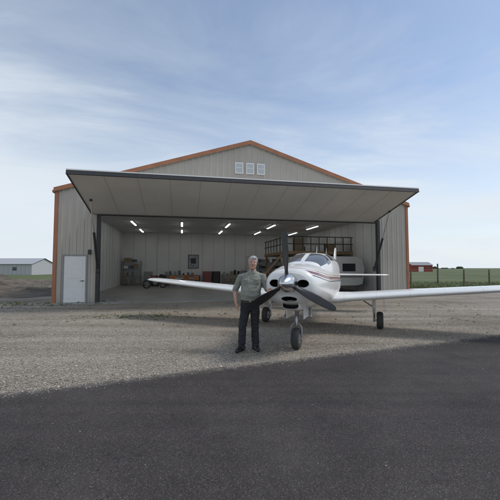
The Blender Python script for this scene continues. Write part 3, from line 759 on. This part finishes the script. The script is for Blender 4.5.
mb.cyl((nx,-.12,.205),(nx,.12,.205),.018,1,10)
mb.cyl((nx-.02,0,.46),(nx-.05,0,.66),.026,1,14); mb.cyl((nx-.05,0,.62),(nx-.10,0,.95),.042,2,14)
mb.tube([(nx+.03,0,.48),(nx+.12,0,.58),(nx+.01,0,.68)],[.012,.012,.012],2,8)
mb.tube([(nx-.08,0,.72),(nx-.5,0,.86)],[.018,.018],2,8)
for s_ in (-1,1): mb.box((nx-.45,s_*.17-.006,.60),(nx+.10,s_*.17+.006,.84),3)
mb.obj('nose_gear',[M_tyre,M_alu,M_grey,M_wingp],PA,smooth=True)
for s_,nm in ((1,'main_gear_left'),(-1,'main_gear_right')):
    mb=MB(); y=s_*1.56
    wheel(mb,(0,y,.22),.22,.16)
    yi=y-s_*.14
    mb.cyl((0,yi,.22),(0,y,.22),.025,1,10)
    mb.tube([(0,yi,.2),(0,yi,.40)],[.03,.028],1,12); mb.cyl((0,yi,.38),(0.03,yi+s_*.0,.90),.042,3,14)
    mb.tube([(.03,yi,.30),(.13,yi,.42),(.03,yi,.54)],[.012]*3,2,8)
    mb.tube([(.02,yi,.55),(.05,yi-s_*.45,.84)],[.016]*2,2,8)
    mb.box((-.16,y+s_*.10,.44),(.18,y+s_*.112,.86),3)
    mb.obj(nm,[M_tyre,M_alu,M_grey,M_wingp],PA,smooth=True)

MAN=empty('standing_man',(MX,MY,.0),0)
mo=bpy.data.objects.new('body',man_me); scene.collection.objects.link(mo); mo.parent=MAN
mb=MB()
for s in (-1,1):
    mb.ell((s*.030,-.0885,1.688),(.012,.008,.005),0); mb.ell((s*.030,-.0945,1.688),(.0055,.004,.005),1)
    mb.tube([(s*.014,-.103,1.706),(s*.032,-.103,1.711),(s*.05,-.091,1.705)],[.003,.0035,.0025],2,6)
mb.tube([(-.020,-.0975,1.611),(0,-.1000,1.610),(.020,-.0975,1.611)],[.0018,.0025,.0018],3,6)
mb.box((-.02,-.153,.943),(.02,-.1455,.977),4)
mb.v=[(x+LEAN*max(0,z-.9),y,z) for x,y,z in mb.v]
mb.obj('face_and_buckle',[simple('eye_white',(.45,.42,.40),.3),simple('iris',(.03,.03,.03),.3),M_hair,simple('lips',(.28,.12,.10),.5),simple('buckle',(.6,.6,.55),.3,1)],MAN,smooth=True)

# ---------------------------------------------------------------- background
M_post=simple('weathered_post',(.12,.095,.07),.9,var=.3,scale=5)
mb=MB(); fx=[(12.5+i*2.9, 31.5+i*.55) for i in range(-1,14)]
for i,(x,y) in enumerate(fx):
    hh=1.45 if i%3 else 2.0; mb.tube([(x,y,-.05),(x+random.uniform(-.03,.03),y,hh)],[.075,.065],0,10,round_=False)
for z in (.45,.8,1.15,1.4):
    for i in range(len(fx)-1): mb.cyl((fx[i][0],fx[i][1]-.07,z),(fx[i+1][0],fx[i+1][1]-.07,z+random.uniform(-.01,.01)),.008,1,5)
mb.obj('wire_fence',[M_post,M_grey],smooth=True)
def barn(name,x,y,w,d,eh,ah,mw,mr,rz=0):
    E=empty(name,(x,y,0),rz)
    mb=MB(); mb.box((0,0,-.1),(w,d,eh),0)
    for j in range(int(w/1.0)): mb.box((j+.45,-.04,0),(j+.5,-.001,eh),0)
    mb.add([(0,0,eh),(0,d,eh),(0,d/2,ah)],[(0,1,2)],0); mb.add([(w,0,eh),(w,d,eh),(w,d/2,ah)],[(0,2,1)],0)
    mb.obj('walls',[mw],E)
    mb=MB(); mb.add([(-.3,-.4,eh-.08),(w+.3,-.4,eh-.08),(w+.3,d/2,ah+.1),(-.3,d/2,ah+.1)],[(0,1,2,3)],0); mb.add([(-.3,d+.4,eh-.08),(w+.3,d+.4,eh-.08),(w+.3,d/2,ah+.1),(-.3,d/2,ah+.1)],[(3,2,1,0)],0); mb.obj('roof',[mr],E)
    mb=MB(); mb.box((w*.3,-.06,0),(w*.3+min(3,w*.25),-.045,eh*.75),0); mb.box((w*.7,-.06,eh*.4),(w*.7+1,-.045,eh*.7),1); mb.obj('openings',[M_white,M_glass],E)
barn('red_barn',72,148,9,8,2.9,4.2,simple('barn_red',(.26,.05,.035),.8),M_grey)
barn('white_shed',-66,78,15,9,2.6,3.9,simple('shed_white',(.42,.43,.44),.6),simple('shed_roof',(.36,.37,.39),.5))
mb=MB(); M_tree=simple('distant_foliage',(.035,.055,.03),.9,var=.5,scale=.4)
for i in range(260):
    x=random.uniform(-900,900); y=random.uniform(750,900)
    if mnoise.noise((x*.006,1,2))<-.05: continue
    r=random.uniform(3,9); hh=random.uniform(1.2,4.2)
    mb.ell((x,y,hh*.5),(r,r*.6,hh),0,7,5)
mb.v=[(v_[0]+random.uniform(-.6,.6),v_[1],v_[2]+random.uniform(-.5,.5)) for v_ in mb.v]
mb.obj('distant_treeline',[M_tree])
